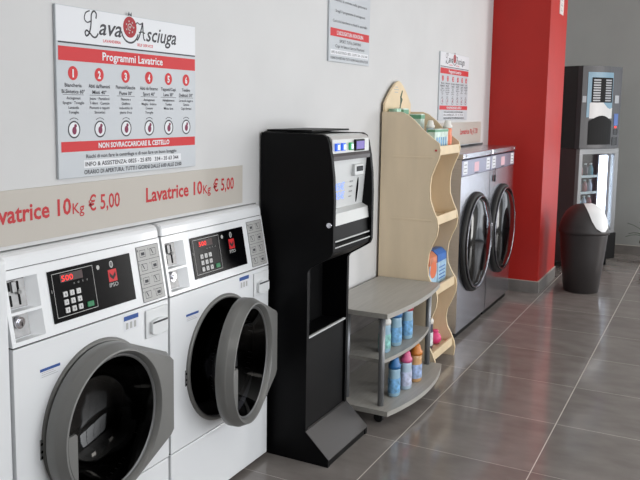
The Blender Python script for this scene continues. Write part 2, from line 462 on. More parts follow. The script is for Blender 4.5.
    bm = BM()
    for a in (.030, .062): slab(bm, a, a+.005, mz+.014, mz+.044, -hd+.010, -hd+.0145); slab(bm, a, a+.005, mz+.056, mz+.080, -hd+.010, -hd+.0145)
    obj('coin_slot', bm, 'blackm', cp)
    bm = BM(); slab(bm, .040, .056, mz+.050, mz+.082, -hd+.010, -hd+.018, .002); cyl(bm, .006, f(.062, mz+.05, -hd+.01), f(.062, mz+.05, -hd+.022), 14); obj('reject_button', bm, 'coinm', cp)
    bm = BM(); slab(bm, hx0+.002, hx1-.036, hz0+.004, mz-.013, -hd, -hd+.006, .002); obj('coin_box_plate', bm, 'coinm', cp)
    bm = BM(); cyl(bm, .017, f(.048, .922, -hd+.004), f(.048, .922, -hd+.020), 24); cyl(bm, .010, f(.048, .922, -hd+.02), f(.048, .922, -hd+.026), 20); obj('lock_cylinder', bm, 'chrome', cp)
    bm = BM(); quad(bm, .0465, .0495, .914, .930, f, -hd+.0265); flat('keyhole', bm, 'blackm', cp)
    # black control fascia
    bm = BM(); slab(bm, .165, .535, .892, 1.043, 0, .004, .001); fa = obj('fascia', bm, 'blackgl', cp)
    T = .0046
    bm = BM(); a, b, c, d = .178, .352, .905, 1.034
    for s in ((a, b, c, c+.0016), (a, b, d-.0016, d), (a, a+.0016, c, d), (b-.0016, b, c, d)): quad(bm, *s, f, T)
    for k in range(4): text(bm, 'AUTO'[k], .262+k*.019, .992, .005, .005, f, t=T)
    text(bm, 'IPSO', .438, .952, .042, .013, f, True, bold=.01, t=T)
    annul(bm, .438, 1.022, .007, .011, f, T, 20, sx=.8); annul(bm, .438, 1.022, .003, .0045, f, T, 12)
    disc(bm, .376, 1.022, .008, f, T, 6); quad(bm, .170, .1715, .98, .99, f, T)
    flat('printed_legend', bm, 'plate', fa)
    bm = BM(); slab(bm, .210, .305, 1.004, 1.028, T, T+.0004); obj('display_window', bm, 'leddim', fa)
    bm = BM(); text(bm, display, .215, 1.007, .048, .017, f, bold=.0, t=T+.0008); flat('display_digits', bm, 'led', fa)
    for r in range(3):
        for c_ in range(3):
            bm = BM(); a = .212+c_*.028; b = .914+r*.0235; slab(bm, a, a+.018, b, b+.016, .003, .0075, .0015)
            k = obj('key', bm, 'key', fa)
    bm = BM()
    for r in range(3):
        for c_ in range(3):
            text(bm, str((2-r)*3+c_+1), .221+c_*.028, .9185+r*.0235, .004, .007, f, True, t=.0080)
    flat('key_number', bm, 'inkb', fa)
    bm = BM(); slab(bm, .306, .334, .913, .929, .003, .0075, .0015); obj('start_button', bm, 'green', fa)
    bm = BM(); quad(bm, .418, .458, .968, 1.006, f, T); flat('red_emblem', bm, 'red_ink', fa)
    bm = BM()
    prism(bm, [(.424, .998), (.424, .985), (.438, .974), (.452, .985), (.452, .998), (.438, .985)], T+.0002, T+.0006, f)
    obj('emblem_wings', bm, 'inkb', fa)
    # instruction plate
    bm = BM(); slab(bm, .572, .690, .870, 1.055, 0, .0025, .0008); ip = obj('instruction_plate', bm, 'plate', cp)
    bm = BM(); T2 = .0029
    for a in (.572, .6885): quad(bm, a, a+.0015, .870, 1.055, f, T2)
    for k in range(5): z = .870+k*.0459; quad(bm, .572, .690, z, z+.0014, f, T2)
    for r in range(4):
        for c_ in range(2):
            cx, cz = .602+c_*.056, .893+r*.0459
            for s in ((-.016, .016, -.012, -.0105), (-.016, .016, .0105, .012), (-.016, -.0145, -.012, .012), (.0145, .016, -.012, .012)):
                quad(bm, cx+s[0], cx+s[1], cz+s[2], cz+s[3], f, T2)
            if (r+c_) % 2: quad(bm, cx-.008, cx+.010, cz-.006, cz+.004, f, T2)
            else: prism(bm, [(cx-.012, cz+.012), (cx-.008, cz+.012), (cx+.002, cz-.006), (cx-.002, cz-.006)], T2, T2+.0002, f)
            text(bm, str(4*c_+4-r), cx-.026, cz+.008, .004, .007, f, t=T2)
    flat('pictogram', bm, 'ink', ip)
    # top cover
    bm = BM()
    prof = [(.036, 1.073), (.0385, 1.098), (.043, 1.108), (.052, 1.114), (.066, 1.117), (.6, 1.117), (.6, 1.073)]
    def inset(s): return [(y+(s if y < .5 else -s), z-(s if z > 1.08 else 0)) for y, z in prof]
    loft(bm, [[(xx, y, z) for y, z in inset(s)] for xx, s in ((x0, .008), (x0+.002, .003), (x0+.008, 0), (x1-.008, 0), (x1-.002, .003), (x1, .008))], smooth=False)
    tcov = obj('top_cover', bm, 'white', R)
    bm = BM(); box(bm, .008, WW-.008, .044, .59, 1.0695, 1.0735); obj('seam', bm, 'seam', R)
    # detergent drawer
    bm = BM(); box(bm, .575, .697, -.007, .0, .744, .842, .004); dw = obj('detergent_drawer', bm, 'white2', R)
    bm = BM()
    pts = [(.593+.086*i/10, .762-.010*math.sin(PI*i/10)) for i in range(11)]+[(.679-.086*i/10, .800+.008*math.sin(PI*i/10)) for i in range(11)]
    prism(bm, pts, -.020, -.006, lambda u, v, t: (u, t, v)); obj('drawer_handle', bm, 'white2', dw)
    bm = BM(); box(bm, .596, .676, -.0215, -.0195, .795, .801); obj('drawer_grip_gap', bm, 'seam', dw)
    F = lambda u, v, t: (u, -t, v)
    for nm, (a, b, c, d) in (('warning_sticker', (.467, .541, .795, .845)), ('maker_sticker', (.098, .178, .747, .775))):
        bm = BM(); quad(bm, a, b, c, d, F, .0006); st = flat(nm, bm, 'paperw', R)
        bm = BM(); quad(bm, a, b, d-(d-c)*.30, d, F, .0009); flat('blue_header', bm, 'blue', st)
        bm = BM()
        for k in range(3): quad(bm, a+.01+k*.02, a+.022+k*.02, c+.006, c+(d-c)*.55, F, .0009) if nm[0] == 'w' else quad(bm, a+.006, b-.01-k*.008, c+.003+k*.006, c+.0045+k*.006, F, .0009)
        flat('small_print', bm, 'plate', st)
    # door (origin on its hinge line)
    HX, r0 = .311, .246
    def rho(a, R0=r0):
        best = R0
        # hull of circle and the hinge plate's two corners
        d = Vector((math.cos(a), math.sin(a)))
        for s in (1, -1):
            P = Vector((HX, .138*s)); L = P.length; ph = math.atan2(P.y, P.x); be = math.acos(R0/L)
            ta = ph+be*s; Q = Vector((R0*math.cos(ta), R0*math.sin(ta)))
            e = P-Q; den = d.x*e.y-d.y*e.x
            if abs(den) > 1e-9:
                t = (Q.x*e.y-Q.y*e.x)/den; uu = (Q.x*d.y-Q.y*d.x)/den if abs(den) else 0
                if t > 0:
                    pt = d*t; k = (pt-Q).dot(e)/e.length_squared
                    if 0 <= k <= 1: best = max(best, t)
        if d.x > 0:
            t = HX/d.x
            if abs(t*d.y) <= .138: best = max(best, t)
        return best
    n = 96
    def ring(fn, y): return [(-HX+fn(2*PI*i/n)*math.cos(2*PI*i/n), y, fn(2*PI*i/n)*math.sin(2*PI*i/n)) for i in range(n)]
    bm = BM()
    rr = lambda k: (lambda a: rho(a)*k)
    loft(bm, [ring(lambda a: .203, 0), ring(rr(.995), 0), ring(rr(1), -.004), ring(rr(1), -.034), ring(rr(.985), -.040),
              ring(lambda a: max(.231, rho(a)*.94), -.066), ring(lambda a: .225, -.067), ring(lambda a: .221, -.062),
              ring(lambda a: .213, -.040), ring(lambda a: .203, 0)], False, False, sharp=(1, 4, 5, 6))
    dr = obj('door', bm, 'bezel', R)
    dr.location = (DD[0]+HX, -.012, DD[1])
    bm = BM(); g = [(.2135, -.042), (.197, .0), (.180, .05), (.150, .088), (.11, .110), (.06, .12), (.0001, .123)]
    loft(bm, [[(-HX+r*math.cos(2*PI*i/48), y, r*math.sin(2*PI*i/48)) for i in range(48)] for r, y in g], False, False); obj('door_glass', bm, 'doorglass', dr)
    bm = BM(); g = [(.2140, -.0405), (.2150, -.048), (.210, -.050), (.205, -.045)]
    loft(bm, [[(-HX+r*math.cos(2*PI*i/64), y, r*math.sin(2*PI*i/64)) for i in range(64)] for r, y in g], False, False); obj('glass_seal', bm, 'bezel2', dr)
    bm = BM()      # grip plate closing the left side of the bowl
    ch = .184; zt, zb = .035, -.13
    arc = [(-math.sqrt(.222**2-z*z), z) for z in [zt+(zb-zt)*i/10 for i in range(11)]]
    pts = [(-ch, zb), (-ch, zt-.008), (-ch-.006, zt)]+arc
    prism(bm, [(-HX+u, v) for u, v in pts], -.0655, -.058, lambda u, v, t: (u, t, v)); obj('door_grip', bm, 'bezel', dr)
    for s in (.06, -.06):
        bm = BM(); cyl(bm, .009, (-.006, .004, s-.025), (-.006, .004, s+.025), 14); obj('hinge', bm, 'bezel2', dr)
    return R
w2 = make_washer('white washing machine right beside the black kiosk, its door ajar', '500')
w1 = dup(w2); w1.location = (1.455, 1.62, 0); w1['label'] = 'white washing machine left of the one beside the kiosk, door pushed nearly shut'
bm = BM(); box(bm, 1.302, 1.451, 1.622, 2.2, 0, 1.112, .012, 3); tag(obj('filler_panel', bm, 'white'), 'plain white upright filler panel at the left photo edge beside the washers', 'panel')
for R, a in ((w2, 11.5), (w1, 1.0)):
    for ch in R.children:
        if ch.name.startswith('door') and not ch.name.startswith('door_'): ch.rotation_euler = (0, 0, math.radians(a))

# ------------------------------------------------------------------ wall panels
def wallf(y): return lambda u, v, t: (u, y-t, v)
FW = wallf(WY-.010)
def price_strip(x0, x1, z0, z1, items, label):
    R = thing('price_strip', label, 'sign', ((x0+x1)/2, WY, z0), 0)
    off = Vector(R.location)
    g = lambda u, v, t: (u-off.x, WY-.006-t-off.y, v-off.z)
    bm = BM(); box(bm, x0-off.x, x1-off.x, -.006, 0, 0, z1-z0, .001); obj('strip_panel', bm, 'beige', R)
    for body, a, z, wd, h in items:
        bm = BM(); text(bm, body, a, z, wd, h, g, bold=.008 if body == 'Kg' else .014 if '€' in body else .024, t=.0006); flat('price_lettering', bm, 'priceink', R)
its = []
for k in range(2):
    s = -.708*k
    its += [('Lavatrice 10', 2.125+s, 1.197, .343, .050), ('Kg', 2.474+s, 1.195, .052, .034), ('€ 5,00', 2.545+s, 1.197, .150, .049)]
price_strip(.30, 2.765, 1.133, 1.288, its, 'long greige price strip on the wall above the white washing machines')
price_strip(5.25, 6.53, 1.268, 1.437, [('Lavatrice', 5.93, 1.345, .25, .042), ('7Kg', 6.20, 1.345, .075, .036), ('€ 7,00', 6.295, 1.345, .13, .042)], 'short greige price strip on the wall above the steel machines')

def stroke(bm, pts, w, g, t):
    P = [Vector(p) for p in pts]; out = []
    for i in range(len(P)-1):
        p0, p1, p2, p3 = P[max(i-1, 0)], P[i], P[i+1], P[min(i+2, len(P)-1)]
        for j in range(5):
            q = j/5; out.append(.5*((2*p1)+(-p0+p2)*q+(2*p0-5*p1+4*p2-p3)*q*q+(-p0+3*p1-3*p2+p3)*q**3))
    out.append(P[-1]); L = []
    for i, p in enumerate(out):
        d = (out[min(i+1, len(out)-1)]-out[max(i-1, 0)]).normalized(); nn = Vector((-d.y, d.x))*w/2
        L.append((bm.verts.new(g(p.x+nn.x, p.y+nn.y, t)), bm.verts.new(g(p.x-nn.x, p.y-nn.y, t))))
    for a, b in zip(L, L[1:]): bm.faces.new([a[0], a[1], b[1], b[0]])
def logo(R, g):
    """canonical sign coordinates"""
    bm = BM()
    ox, oy = .124, .428
    stroke(bm, [(ox+a*.95, oy+b*1.05) for a, b in ((.052, .056), (.054, .070), (.042, .077), (.031, .066), (.029, .046), (.026, .028), (.018, .010), (.006, .003), (.000, .012), (.008, .019), (.022, .012), (.038, .002), (.052, .003), (.062, .014))], .0055, g, .0006)
    stroke(bm, [(ox+.028, oy+.050), (ox+.010, oy+.044), (ox-.002, oy+.054), (ox+.004, oy+.072), (ox+.022, oy+.080)], .004, g, .0006)
    text(bm, 'ava', ox+.062, oy+.012, .108, .052, g, bold=.012, shear=.3, t=.0006)
    stroke(bm, [(.372, .436), (.384, .450), (.396, .478), (.402, .496), (.404, .470), (.408, .444), (.416, .440)], .0055, g, .0006)
    stroke(bm, [(.366, .486), (.374, .494), (.388, .490), (.404, .496)], .004, g, .0006); stroke(bm, [(.382, .462), (.400, .466), (.414, .462)], .004, g, .0006)
    text(bm, 'sciuga', .420, .438, .170, .050, g, bold=.012, shear=.3, t=.0006)
    annul(bm, .336, .470, .041, .047, g, .0006, 20, PI*1.08, PI*1.9)
    prism(bm, [(.326, .512), (.332, .526), (.338, .514)], .0005, .0008, g); prism(bm, [(.336, .514), (.345, .525), (.346, .511)], .0005, .0008, g)
    flat('logo_lettering', bm, 'ink', R)
    bm = BM(); disc(bm, .336, .476, .034, g, .0008, 28); flat('logo_disc', bm, 'wine2', R)
    bm = BM(); annul(bm, .336, .476, .009, .012, g, .0012, 16, 0, 5); disc(bm, .336, .476, .004, g, .0012, 8)
    for j in range(7): disc(bm, .336+.019*math.cos(j*.9), .476+.019*math.sin(j*.9), .003, g, .0012, 8)
    flat('logo_bubbles', bm, 'plate', R)
    bm = BM(); text(bm, 'LAVANDERIA', .205, .418, .085, .009, g, bold=.02, t=.0006); text(bm, 'SELF SERVICE', .372, .418, .085, .009, g, bold=.02, t=.0006)
    flat('logo_subtitle', bm, 'red_ink', R)
COLS = [(['Biancheria', 'Bi.Sintetica 60°'], ['Asciugamani', 'Spugne · Tovaglie', 'Lenzuola', 'Tovaglie']),
        (['Abiti da/Piumoni', 'Misti 40°'], ['Jeans · Pantaloni', 'T-Shirt · Camicie', 'Piumoni e tappeti', 'Sintetici']),
        (['Piumoni/Giacche', 'Piuma 30°'], ['Piumone e', 'Giubbino', 'imbottito in', 'piuma d\'oca']),
        (['Abiti da Esterno', 'Sport 40°'], ['Asciugamani', 'Maglie · Intimo', 'Costumi', 'Tovaglie']),
        (['Tappeti/Capi', 'Lana 30°'], ['Abbigliamento', 'Tendine', 'Misto lana']),
        (['Tendine', 'Delicati 30°'], ['Lenzuola leggere', 'Camicie', 'Capi firmati'])]
def programme_sign(x0, x1, z0, z1, title, label):
    R = thing('programme_sign', label, 'sign', ((x0+x1)/2, WY, z0))
    W, Hh = x1-x0, z1-z0; k = W/.71; kz = Hh/.513
    g = lambda u, v, t: (u*k-W/2, -.010-t, v*kz)
    bm = BM(); box(bm, -W/2, W/2, -.010, 0, 0, Hh, .0015); obj('sign_board', bm, 'paperg', R)
    bm = BM(); quad(bm, .002, .708, .408, .511, g, .0003); flat('sign_header', bm, 'paperw', R)
    logo(R, g)
    bm = BM(); quad(bm, .008, .706, .403, .4075, g, .0006); flat('divider_line', bm, 'ink', R)
    bm = BM(); quad(bm, .008, .706, .352, .394, g, .0006); quad(bm, .012, .704, .080, .111, g, .0006)
    cxs = [.068, .184, .311, .433, .543, .649]
    flat('red_band', bm, 'red_ink', R)
    def line(name, m_, q, x, z, wd, h, bold, t=.0006, centre=False):
        bm = BM(); text(bm, q, x, z, wd, h, g, centre, bold=bold, t=t); return flat(name, bm, m_, R)
    line('title_lettering', 'paperw', title, .200, .362, .310, .025, .02, .0012)
    line('warning_lettering', 'paperw', 'NON SOVRACCARICARE IL CESTELLO', .175, .088, .370, .0165, .03, .0012)
    bm = BM(); quad(bm, .108, .615, .0275, .052, g, .0004); fb = flat('phone_box', bm, 'paperw', R)
    for i, cx in enumerate(cxs):
        bm = BM(); disc(bm, cx, .316, .021, g, .0006, 28); nd = flat('number_disc', bm, 'red_ink', R)
        bm = BM(); text(bm, str(i+1), cx, .3045, .006 if i == 0 else .013, .023, g, True, bold=.04, t=.0012); flat('number_lettering', bm, 'paperw', nd)
        bm = BM(); disc(bm, cx, .147, .022, g, .0004, 28); ic = flat('drum_icon', bm, 'paperw', R)
        bm = BM(); annul(bm, cx, .147, .022, .0265, g, .0006, 28); annul(bm, cx, .151, .030, .032, g, .0006, 12, PI*.3, PI*.7); flat('icon_outline', bm, 'ink', ic)
        bm = BM(); disc(bm, cx+.001, .144, .012, g, .0008, 14, .8, 1); disc(bm, cx+.006, .158, .006, g, .0008, 10); flat('wine_print', bm, 'wine', ic)
        h, b = COLS[i]
        bm = BM()
        for j, q in enumerate(h): text(bm, q, cx, .275-j*.019, min(.098, .0072*len(q)), .0115, g, True, bold=.015, t=.0006)
        quad(bm, cx-.045, cx+.045, .2515, .2527, g, .0006)
        for j, q in enumerate(b): text(bm, q, cx, .238-j*.0142, .0054*len(q), .0085, g, True, bold=.01, t=.0006)
        flat('programme_text', bm, 'ink', R)
    line('footer_lettering', 'ink', 'Rischi di non fare la centrifuga e di non fare un buon lavaggio', .118, .058, .470, .012, .015)
    line('footer_lettering', 'ink', 'INFO & ASSISTENZA: 0825 - 25 870   334 - 35 63 344', .114, .0330, .485, .0135, .02, .0008)
    line('footer_lettering', 'ink', 'ORARIO DI APERTURA: TUTTI I GIORNI DALLE 6:00 ALLE 23:00', .108, .0085, .510, .0135, .02)
    return R
programme_sign(1.708, 2.420, 1.305, 1.818, 'Programmi Lavatrice', 'large red and white washer programme board above the left price strip')
programme_sign(5.370, 6.085, 1.455, 1.930, 'Programmi Lavatrice', 'smaller looking programme board on the wall above the steel machines')
# notice above the kiosk
def notice():
    x0, x1, z0, z1 = 3.57, 4.093, 1.760, 2.30
    R = thing('notice_board', 'white and red notice board on the wall above the kiosk, cut by top edge', 'sign', ((x0+x1)/2, WY, z0)); off = Vector(R.location)
    g = lambda u, v, t: (u-off.x, WY-.010-t-off.y, v-off.z); W = x1-x0; c = (x0+x1)/2
    bm = BM(); box(bm, -W/2, W/2, -.010, 0, 0, z1-z0, .0015); obj('sign_board', bm, 'paperg', R)
    bm = BM(); quad(bm, x0+.015, x1-.012, 1.885, 1.925, g, .0006); flat('red_band', bm, 'red_ink', R)
    bm = BM(); text(bm, "L'ASCIUGATURA NON DURA", c, 1.895, .34, .020, g, True, bold=.02, t=.0012); quad(bm, x0+.02, x1-.02, 1.795, 1.820, g, .0004); flat('white_print', bm, 'paperw', R)
    bm = BM()
    for s, z, wd, h in (('SPORT, TUTA, CAPI FINI', 1.857, .27, .016), ('Capi in lana e Sacco Piumoni', 1.832, .37, .016), ('INFO & ASSISTENZA: 0825 - 25 870  334 - 35 63 344', 1.801, .46, .013),
                        ('ORARIO DI APERTURA: TUTTI I GIORNI DALLE 6:00 ALLE 23:00', 1.773, .48, .013), ('Carica la biancheria e chiudi lo sportello', 1.955, .44, .014),
                        ('Scegli il programma di asciugatura', 2.005, .38, .014), ('Inserisci le monete nella gettoniera', 2.058, .42, .014), ('ASCIUGATRICE', 2.11, .24, .02)):
        text(bm, s, c, z, wd, h, g, True, bold=.004, t=.0006)
    disc(bm, x0+.11, 2.12, .03, g, .0006)
    flat('black_print', bm, 'ink', R)
notice()

# ------------------------------------------------------------------ payment kiosk
def kiosk():
    R = thing('payment_kiosk', 'tall black change and payment kiosk with silver fascia beside the washers', 'kiosk', (2.91, 1.335, 0))
    X0, X1 = 0, .434; B = .345
    fx = lambda u, v, t: (t, u, v)
    # left side: one tall profile plate (y, z)
    side = [(B, 0), (B, 1.422), (.055, 1.418), (.038, 1.408), (.026, 1.38), (.014, 1.32), (.004, 1.24), (.0, 1.15), (.0, .935), (.008, .915), (.030, .900), (.105, .855), (.115, .84), (.115, .60), (.115, .135), (.006, .035), (.006, 0)]
    bm = BM(); prism(bm, side, X0, X0+.022, fx); l = obj('side_panel', bm, 'black', R)
    bm = BM(); prism(bm, side, X1-.022, X1, fx); obj('side_panel', bm, 'black', R)
    bm = BM(); cyl(bm, .011, (-.006, .018, 1.045), (.004, .018, 1.045), 20); obj('side_lock', bm, 'chrome', l)
    bm = BM(); box(bm, X0+.023, X1-.023, .24, B, .0, 1.425, .002); obj('rear_housing', bm, 'blackm', R)
    bm = BM(); box(bm, X0+.05, X1+.004, .13, B, 1.426, 1.434, .002); obj('top_plate', bm, 'black', R)
    a, b = X0+.023, X1-.023
    def face(name, pts, m, par=R):
        bm = BM(); prism(bm, pts, a, b, fx); return obj(name, bm, m, par)
    hd = face('header_panel', [(.24, 1.415), (.06, 1.415), (.035, 1.408), (.022, 1.395), (.020, 1.338), (.24, 1.338)], 'silverl')
    face('brown_band', [(.24, 1.337), (.018, 1.337), (.014, 1.325), (.014, 1.308), (.24, 1.308)], 'brown')
    main = face('front_panel', [(.24, 1.307), (.030, 1.307), (.048, 1.10), (.24, 1.10)], 'silver')
    tr = face('coin_tray', [(.24, 1.099), (.048, 1.099), (.020, 1.085), (.014, 1.035), (.24, 1.035)], 'silverl')
    face('lower_band', [(.24, 1.034), (.018, 1.034), (.014, .965), (.24, .965)], 'black')
    bm = BM(); box(bm, a, b, .008, .024, .968, .973); obj('trim_line', bm, 'silver', R)
    lip = face('lower_box', [(.24, .960), (.020, .960), (.006, .945), (.010, .922), (.035, .903), (.10, .865), (.24, .865)], 'black')
    bm = BM(); box(bm, a, b, .0045, .02, .944, .948); obj('lip_line', bm, 'silver', lip)
    # header buttons
    for nm, x, m2 in (('blue_button', .045, 'bluebtn'), ('blue_button', .105, 'bluebtn'), ('green_button', .185, 'greenlit')):
        bm = BM(); box(bm, x, x+.034, .012, .022, 1.348, 1.380, .003); o = obj(nm, bm, m2, hd)
        bm = BM(); box(bm, x+.012, x+.030, .0105, .0125, 1.353, 1.374); obj('button_legend', bm, 'whitelit', o)
    bm = BM(); box(bm, .242, .345, .012, .022, 1.342, 1.392, .003); dp = obj('display_frame', bm, 'blackgl', hd)
    bm = BM(); box(bm, .250, .337, .0108, .0125, 1.350, 1.384); obj('display_screen', bm, 'purple', dp)
    # note reader
    bm = BM(); box(bm, .255, .355, .018, .045, 1.232, 1.283, .005); nr = obj('note_reader', bm, 'silver', main)
    bm = BM(); box(bm, .270, .345, .0165, .03, 1.250, 1.274, .003); obj('note_slot', bm, 'blackgl', nr)
    mf = lambda u, v, t: (u, .030+.018*(1.307-v)/.207-t, v)
    bm = BM()
    text(bm, '45€', .085, 1.178, .105, .032, mf, bold=.01, t=.001); text(bm, '05€', .097, 1.138, .10, .032, mf, bold=.01, t=.001)
    flat('lit_digits', bm, 'bluelcd', main)
    bm = BM(); disc(bm, .335, 1.165, .056, mf, .001, 28, .2, 1); flat('coin_slot', bm, 'blackgl', main)
    bm = BM()
    for k in range(4): text(bm, 'MONETE' if k % 2 == 0 else 'INSERT', .245, 1.205-k*.022, .035, .006, mf, t=.001)
    flat('small_legend', bm, 'ink', main)
    # lower door and ramp
    bm = BM(); box(bm, a, b, .125, .24, .135, .545, .003); ld = obj('lower_door', bm, 'black', R)
    bm = BM(); box(bm, a-.0, b, .118, .128, .543, .550); obj('door_edge', bm, 'silver', ld)
    bm = BM(); prism(bm, [(.24, 0), (.24, .134), (.118, .134), (.010, .030), (.010, 0)], a, b, fx); rp = obj('base_ramp', bm, 'black', R)
    bm = BM(); prism(bm, [(.122, .142), (.114, .138), (.004, .034), (.004, .0305), (.010, .0305), (.119, .1355)], a-.022, b+.022, fx); obj('ramp_plate', bm, 'gunmetal', rp)
kiosk()

# ------------------------------------------------------------------ low cabinet
def arcfront(x0, x1, yc, bulge, yb, n=14):
    p = [(x0, yb)]
    for i in range(n+1):
        s = i/n; p.append((x0+(x1-x0)*s, yc-bulge*4*s*(1-s)))
    return p+[(x1, yb)]
def cabinet():
    R = thing('shelf_cabinet', 'low grey wood media cabinet with curved open shelves beside the kiosk', 'cabinet', (3.9, 1.66, 0)); ox, oy = 3.9, 1.66
    f = lambda u, v, t: (u-ox, v-oy, t)
    def board(name, x0, x1, yc, bl, z0, z1, m, yb=1.665):
        bm = BM(); prism(bm, arcfront(x0, x1, yc, bl, yb), z0, z1, f); return obj(name, bm, m, R)
    board('cabinet_top', 3.466, 4.286, 1.300, .032, .528, .552, 'greywood')
    board('middle_shelf', 3.52, 4.22, 1.335, .035, .288, .306, 'greywood', 1.645)
    board('bottom_shelf', 3.43, 4.280, 1.275, .060, .062, .086, 'greywood')
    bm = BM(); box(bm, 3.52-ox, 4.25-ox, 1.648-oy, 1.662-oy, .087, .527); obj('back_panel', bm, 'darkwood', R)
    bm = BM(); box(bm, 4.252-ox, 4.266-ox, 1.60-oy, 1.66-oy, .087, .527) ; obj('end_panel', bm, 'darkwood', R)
    for x, y in ((3.495, 1.335), (3.525, 1.53), (4.235, 1.345), (4.236, 1.53)):
        bm = BM(); cyl(bm, .015, (x-ox, y-oy, .0865), (x-ox, y-oy, .5275), 24); obj('post', bm, 'post', R)
    for x, y in ((3.50, 1.345), (4.22, 1.345), (3.50, 1.60), (4.22, 1.60)):
        bm = BM(); lathe(bm, [(.021, -.010), (.024, -.007), (.024, .007), (.021, .010)], (x-ox, y-oy, .024), 'x', 20); box(bm, x-ox-.015, x-ox+.015, y-oy-.015, y-oy+.015, .044, .0615)
        box(bm, x-ox-.014, x-ox-.011, y-oy-.01, y-oy+.01, .02, .05)
        obj('castor', bm, 'rubber', R)
cabinet()

# ------------------------------------------------------------------ bottles and packets
bodym = mat('pale_blue_bottle', (150, 185, 205), .3); bodym2 = mat('milky_blue_bottle', (178, 198, 215), .3)
amberm = mat('amber_bottle', (205, 160, 110), .3)
capm = {'blue': mat('blue_cap', (45, 110, 170), .35), 'pink': mat('pink_cap', (215, 95, 140), .35), 'orange': mat('orange_cap', (205, 125, 50), .35), 'red': mat('red_cap', (190, 60, 75), .35), 'white': mat('white_cap', (232, 230, 224), .4)}
labm = {'blue': mat('blue_bottle_label', (110, 160, 200), .4, noise=.25, nscale=40), 'pink': mat('pink_bottle_label', (185, 190, 215), .4, noise=.2, nscale=40), 'orange': mat('peach_bottle_label', (150, 170, 205), .4, noise=.25, nscale=40),
        'green': mat('green_blue_label', (130, 185, 180), .4, noise=.25, nscale=40), 'white': mat('white_bottle_label', (215, 225, 230), .4, noise=.15, nscale=40)}
def bottle(x, y, z, cap, lab, label, body=bodym, h=.20, r=.040, group=None, rz=0):
    R = thing('detergent_bottle', label, 'bottle', (x, y, z), rz, group)
    k = h/.20
    bm = BM(); lathe(bm, [(r*.85, 0), (r, .006), (r, .10*k), (r*.94, .12*k), (r, .135*k), (r*.85, .155*k), (r*.48, .168*k), (r*.45, .176*k)], (0, 0, 0), 'z', 28, sy=.72); obj('bottle_body', bm, body, R)
    bm = BM(); lathe(bm, [(r*1.015, .022*k), (r*1.02, .024*k), (r*1.02, .098*k), (r*1.015, .100*k)], (0, 0, 0), 'z', 28, False, False, sy=.735); obj('bottle_label', bm, labm[lab], R)
    bm = BM(); lathe(bm, [(r*.90, .150*k), (r*.92, .168*k), (r*.72, .176*k), (r*.58, .200*k), (r*.48, .206*k), (.001, .207*k)], (0, 0, 0), 'z', 24, True, False, sy=.85); obj('bottle_cap', bm, capm[cap], R)
    return R
G1 = 'bottles on the low cabinet'
bottle(3.665, 1.330, .0865, 'blue', 'blue', 'blue-capped detergent bottle on the bottom shelf of the grey cabinet', h=.19, group=G1)
bottle(3.795, 1.315, .0865, 'pink', 'pink', 'pink-capped detergent bottle on the bottom shelf of the grey cabinet', bodym2, .19, group=G1)
bottle(3.935, 1.310, .0865, 'orange', 'orange', 'orange-capped detergent bottle on the bottom shelf of the grey cabinet', amberm, .192, r=.043, group=G1)
bottle(3.66, 1.385, .3065, 'white', 'green', 'greenish bottle on the middle cabinet shelf, half hidden by the near post', h=.19, group=G1)
bottle(3.80, 1.38, .3065, 'blue', 'blue', 'blue bottle in the middle of the middle cabinet shelf', bodym, .20, r=.044, group=G1)
bottle(3.95, 1.37, .3065, 'red', 'blue', 'red-capped blue bottle on the middle shelf, furthest from the kiosk', bodym, .205, group=G1)

